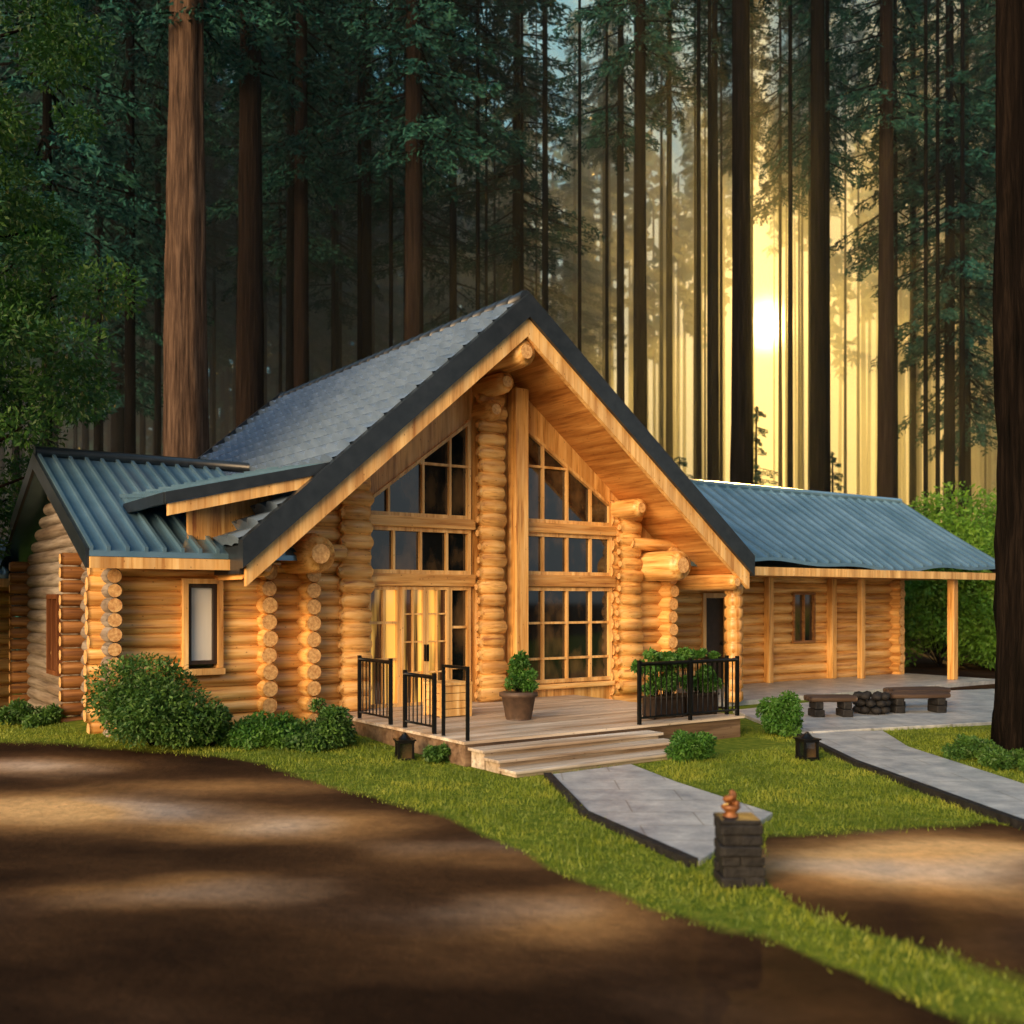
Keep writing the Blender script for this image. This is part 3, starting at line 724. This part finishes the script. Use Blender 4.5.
def slab(name,P,z0,h,mat=PAVE):
    mb=MB(); mb.prism([(p[0],p[1],z0) for p in P][::-1],(0,0,h)); return mb.build(name,[mat,],None,bevel=.01,kind='structure')
slab('path',PATHA,-.03,.08); slab('path',PATHB,-.04,.075); slab('terrace',TERR,-.04,.10)
for KL in ([(4.75,17.0),(4.72,14),(5.1,10.2),(5.6,6.5)],[(.5,12.95),(.8,10.6),(1.58,8.65)]):
    mb=MB()
    L_=[(a[0]-.1,a[1]-.02) for a in KL]; R_=[(a[0]-.006,a[1]) for a in KL]
    mb.prism([(p[0],p[1],-.03) for p in R_+L_[::-1]],(0,0,.10)); mb.build('kerb',[STONE],kind='structure')

# ------------------------------------------------------------ objects
mb=MB(); z=0
for k in range(6):
    for j in range(2):
        o=.02*random.uniform(-1,1); s=.165
        a=-s+o; b=random.uniform(-.05,.05)
        if k%2==0: mb.box(a+(0 if j==0 else b+s),a+(b+s-.008 if j==0 else 2*s),-s+o,s+o,z,z+.078)
        else: mb.box(-s+o,s+o,a+(0 if j==0 else b+s),a+(b+s-.008 if j==0 else 2*s),z,z+.078)
    z+=.083
mb.box(-.14,.14,-.14,.14,0,z-.01)
mb.box(-.17,.15,-.16,.16,z-.005,z+.03)
mb.build('stone_pillar',[STONE],None,'short stacked dark stone pillar at the path end',(1.8,8.15,0),.012,category='pillar')
mb=MB(); mb.tube([(0,0,0),(0,0,.015),(0,0,.03),(0,0,.06),(0,0,.08),(0,0,.09)],[.06,.065,.04,.07,.08,.06],14)
for k in range(11):
    a=k*.7; q=.045*(1-.06*k); mb.sphere((q*math.cos(a),q*math.sin(a),.10+.008*k),.028,0,8,jit=.15)
mb.build('ornament',[RUST],None,'rusty copper bowl of cones on the stone pillar',(1.74,8.15,.53),category='ornament')
def hw(u,v,z=0): return (HO[0]+u*c35-v*s35,HO[1]+u*s35+v*c35,z)
for k,(x,y) in enumerate(((-1.5,14.3),(4.15,14.4))):
    e=empty('lantern',(x,y,0),.3,label='small black iron garden lantern on the grass',category='lantern',group='black garden lanterns')
    mb=MB()
    mb.box(-.12,.12,-.12,.12,0,.05)
    for a in (-.1,.1):
        for b in (-.1,.1): mb.box(a-.015,a+.015,b-.015,b+.015,.05,.26)
    mb.box(-.12,.12,-.12,.12,.26,.29)
    mb.prism([(-.14,-.14,.29),(.14,-.14,.29),(.14,.14,.29),(-.14,.14,.29)],(0,0,.02)); mb.tube([(0,0,.31),(0,0,.36),(0,0,.4)],[.1,.05,.015],8)
    mb.build('housing',[BLACK],e)
    mb=MB(); mb.box(-.085,.085,-.085,.085,.05,.26); mb.build('pane',[GLASS],e)
x,y,_=hw(-1.1,-1.3)
e=empty('potted_plant',(x,y,DZ),0,label='leafy green plant in a brown clay pot on the deck',category='potted plant')
mb=MB(); mb.tube([(0,0,0),(0,0,.03),(0,0,.36),(0,0,.37),(0,0,.43),(0,0,.44)],[.2,.21,.27,.31,.31,.27],22); mb.build('pot',[CLAY],e)
k=20;c=np.stack([rng.normal(size=k)*.1,rng.normal(size=k)*.1,.48+.55*rng.random(k)],1); c[:,:2]*=(1.25-c[:,2:3])*1.6
V1,F1=clump_leaves(c,np.full(k,.1),2600,.04,.016); V2,F2=sticks([np.array([0,0,.4])]*k,list(c),[.01]*k)
addobj('foliage',combine('foliage',[(V1,F1,0),(V2,F2,1)],[LEAF,BARKD]),e)
x,y,_=hw(-1.75,-.2)
mb=MB()
for k in range(4): mb.box(-.27,.27,-.27,.27,.02+k*.125,.135+k*.125)
mb.box(-.3,.3,-.3,.3,.52,.56)
for a in (-.26,.26):
    for b in (-.26,.26): mb.box(a-.03,a+.03,b-.03,b+.03,0,.52)
o=mb.build('wooden_crate',[WFR],None,'square timber box beside the entrance door',(x,y,DZ),category='crate'); o.rotation_euler[2]=R(35)
for u in (.95,1.72):
    x,y,_=hw(u,-2.45)
    e=empty('planter_box',(x,y,DZ),R(35),label='dark trough planter full of green foliage by the railing',category='planter',group='trough planters on the deck')
    mb=MB(); mb.box(-.33,.33,-.15,.15,.04,.32);mb.box(-.35,.35,-.17,.17,.32,.36)
    for a in (-.3,.3): mb.box(a-.03,a+.03,-.13,.13,0,.04)
    mb.build('trough',[plain('dark_timber',(.012,.009,.007),(.035,.022,.015),spec=.2)],e,bevel=.01)
    k=24;c=np.stack([rng.uniform(-.4,.4,k),rng.normal(size=k)*.07,.44+.6*rng.random(k)],1)
    V1,F1=clump_leaves(c,.05+.09*rng.random(k),3600,.042,.018); V2,F2=sticks([np.array([q[0]*.6,0,.3]) for q in c],list(c),[.01]*k)
    addobj('foliage',combine('foliage',[(V1,F1,0),(V2,F2,1)],[LEAF,BARKD]),e)
def bench(x,y,rot,L,label):
    e=empty('bench',(x,y,.06),rot,label=label,category='bench',group='log benches by the fire pit')
    mb=MB()
    for k in range(3): mb.log((-L/2,-.14+.14*k,.34),(L/2,-.14+.14*k,.34),.06,12,0,0)
    mb.build('seat',[WDARK],e)
    for a in (-L/2+.18,L/2-.18):
        mb=MB(); mb.box(a-.1,a+.1,-.2,.2,0,.14);mb.box(a-.08,a+.08,-.19,.19,.145,.285); mb.build('leg',[STONE],e,bevel=.02)
bench(7.9,20.0,.1,1.2,'low dark log bench on stone legs'); bench(6.0,19.3,.05,.9,'short dark log bench on stone legs')
bench(8.3,21.0,.2,1.3,'low dark log bench on stone legs')
mb=MB()
for row in range(3):
    for k in range(8):
        a=k*.785+row*.39; mb.sphere((.26*math.cos(a),.26*math.sin(a),.08+row*.13),.11,0,8,(1,1,.65),.1)
mb.tube([(0,0,0),(0,0,.12)],[.25,.23],14)
mb.build('fire_pit',[STONE],None,'small round dark stone fire pit on the paved terrace',(6.95,19.8,.06),category='fire pit')

# ------------------------------------------------------------ haze: thickens with distance into the forest
mb=MB(); mb.box(-130,130,-20,154,-2,60)
m=bpy.data.materials.new('mist'); m.use_nodes=True; nt=m.node_tree; nt.nodes.clear()
out=nt.nodes.new('ShaderNodeOutputMaterial'); vs=nt.nodes.new('ShaderNodeVolumeScatter')
geo=nt.nodes.new('ShaderNodeNewGeometry'); sx=nt.nodes.new('ShaderNodeSeparateXYZ'); nt.links.new(geo.outputs['Position'],sx.inputs[0])
mr=nt.nodes.new('ShaderNodeMapRange'); mr.inputs['From Min'].default_value=24; mr.inputs['From Max'].default_value=60
mr.inputs['To Min'].default_value=0; mr.inputs['To Max'].default_value=.0074; nt.links.new(sx.outputs['Y'],mr.inputs['Value'])
nt.links.new(mr.outputs[0],vs.inputs['Density'])
vs.inputs['Anisotropy'].default_value=.62; vs.inputs['Color'].default_value=(.9,.97,.88,1)
nt.links.new(vs.outputs[0],out.inputs['Volume'])
mb.build('mist',[m],kind='structure')

# ------------------------------------------------------------ light
SUN_EL=R(14.6);SUN_AZ=math.atan2(SA,1)
sd=Vector((math.sin(SUN_AZ)*math.cos(SUN_EL),math.cos(SUN_AZ)*math.cos(SUN_EL),math.sin(SUN_EL)))
L=bpy.data.lights.new('sun','SUN'); L.energy=5; L.angle=R(.5); L.color=(1,.60,.12)
lo=bpy.data.objects.new('sun',L); COL.objects.link(lo); lo.rotation_euler=(-sd).to_track_quat('-Z','Y').to_euler()
w=bpy.data.worlds.new('World'); scene.world=w; w.use_nodes=True; nt=w.node_tree
bg=nt.nodes['Background']; bg.inputs[1].default_value=1.0
sky=nt.nodes.new('ShaderNodeTexSky'); sky.sky_type='NISHITA'; sky.sun_disc=False; sky.sun_elevation=SUN_EL; sky.sun_rotation=SUN_AZ
def scaled(col,fac):
    n=nt.nodes.new('ShaderNodeVectorMath'); n.operation='SCALE'
    if hasattr(col,'links'): nt.links.new(col,n.inputs[0])
    else: n.inputs[0].default_value=col
    if hasattr(fac,'links'): nt.links.new(fac,n.inputs['Scale'])
    else: n.inputs['Scale'].default_value=fac
    return n.outputs[0]
def addv(a,b):
    n=nt.nodes.new('ShaderNodeVectorMath'); n.operation='ADD'; nt.links.new(a,n.inputs[0]);nt.links.new(b,n.inputs[1]); return n.outputs[0]
tc=nt.nodes.new('ShaderNodeTexCoord')
def lobe(d,p):
    d=Vector(d).normalized()
    n=nt.nodes.new('ShaderNodeVectorMath'); n.operation='DOT_PRODUCT'; nt.links.new(tc.outputs['Generated'],n.inputs[0]); n.inputs[1].default_value=d
    mx=nt.nodes.new('ShaderNodeMath');mx.operation='MAXIMUM';nt.links.new(n.outputs['Value'],mx.inputs[0]);mx.inputs[1].default_value=0
    pw=nt.nodes.new('ShaderNodeMath');pw.operation='POWER';nt.links.new(mx.outputs[0],pw.inputs[0]);pw.inputs[1].default_value=p
    return pw.outputs[0]
c=scaled(sky.outputs[0],.004)
c=addv(c,scaled((26,17.6,9.6),lobe((-.50,-.83,.20),17.0)))     # added warm fill lobe behind the camera, lights the facade
c=addv(c,scaled((.44,.90,1.35),lobe((-.3,-.3,1.0),3.0)))     # cool overhead sky
c=addv(c,scaled((.5,.58,.62),lobe((1,-.35,.35),5.0)))     # added pale lobe for soft grey reflections in the windows
c=addv(c,scaled((.03,.46,.62),lobe((-.04,1,.5),16.0)))
c=addv(c,scaled((.66,.41,.05),lobe(sd,40)))
c=addv(c,scaled((.9,.52,.08),lobe(sd,300)))
c=addv(c,scaled((45,29,9),lobe(sd,9000)))
nt.links.new(c,bg.inputs[0])

# ------------------------------------------------------------ camera
cd=bpy.data.cameras.new('camera'); cam=bpy.data.objects.new('camera',cd); COL.objects.link(cam)
cam.location=(0,0,2.25); cam.rotation_euler=(R(90),0,0); cd.lens=36; cd.sensor_width=36; cd.shift_y=88/1024
cd.clip_end=2000; cd.dof.use_dof=True; cd.dof.focus_distance=18; cd.dof.aperture_fstop=.9
scene.camera=cam
scene.view_settings.view_transform='Standard'; scene.view_settings.look='None'; scene.view_settings.exposure=0
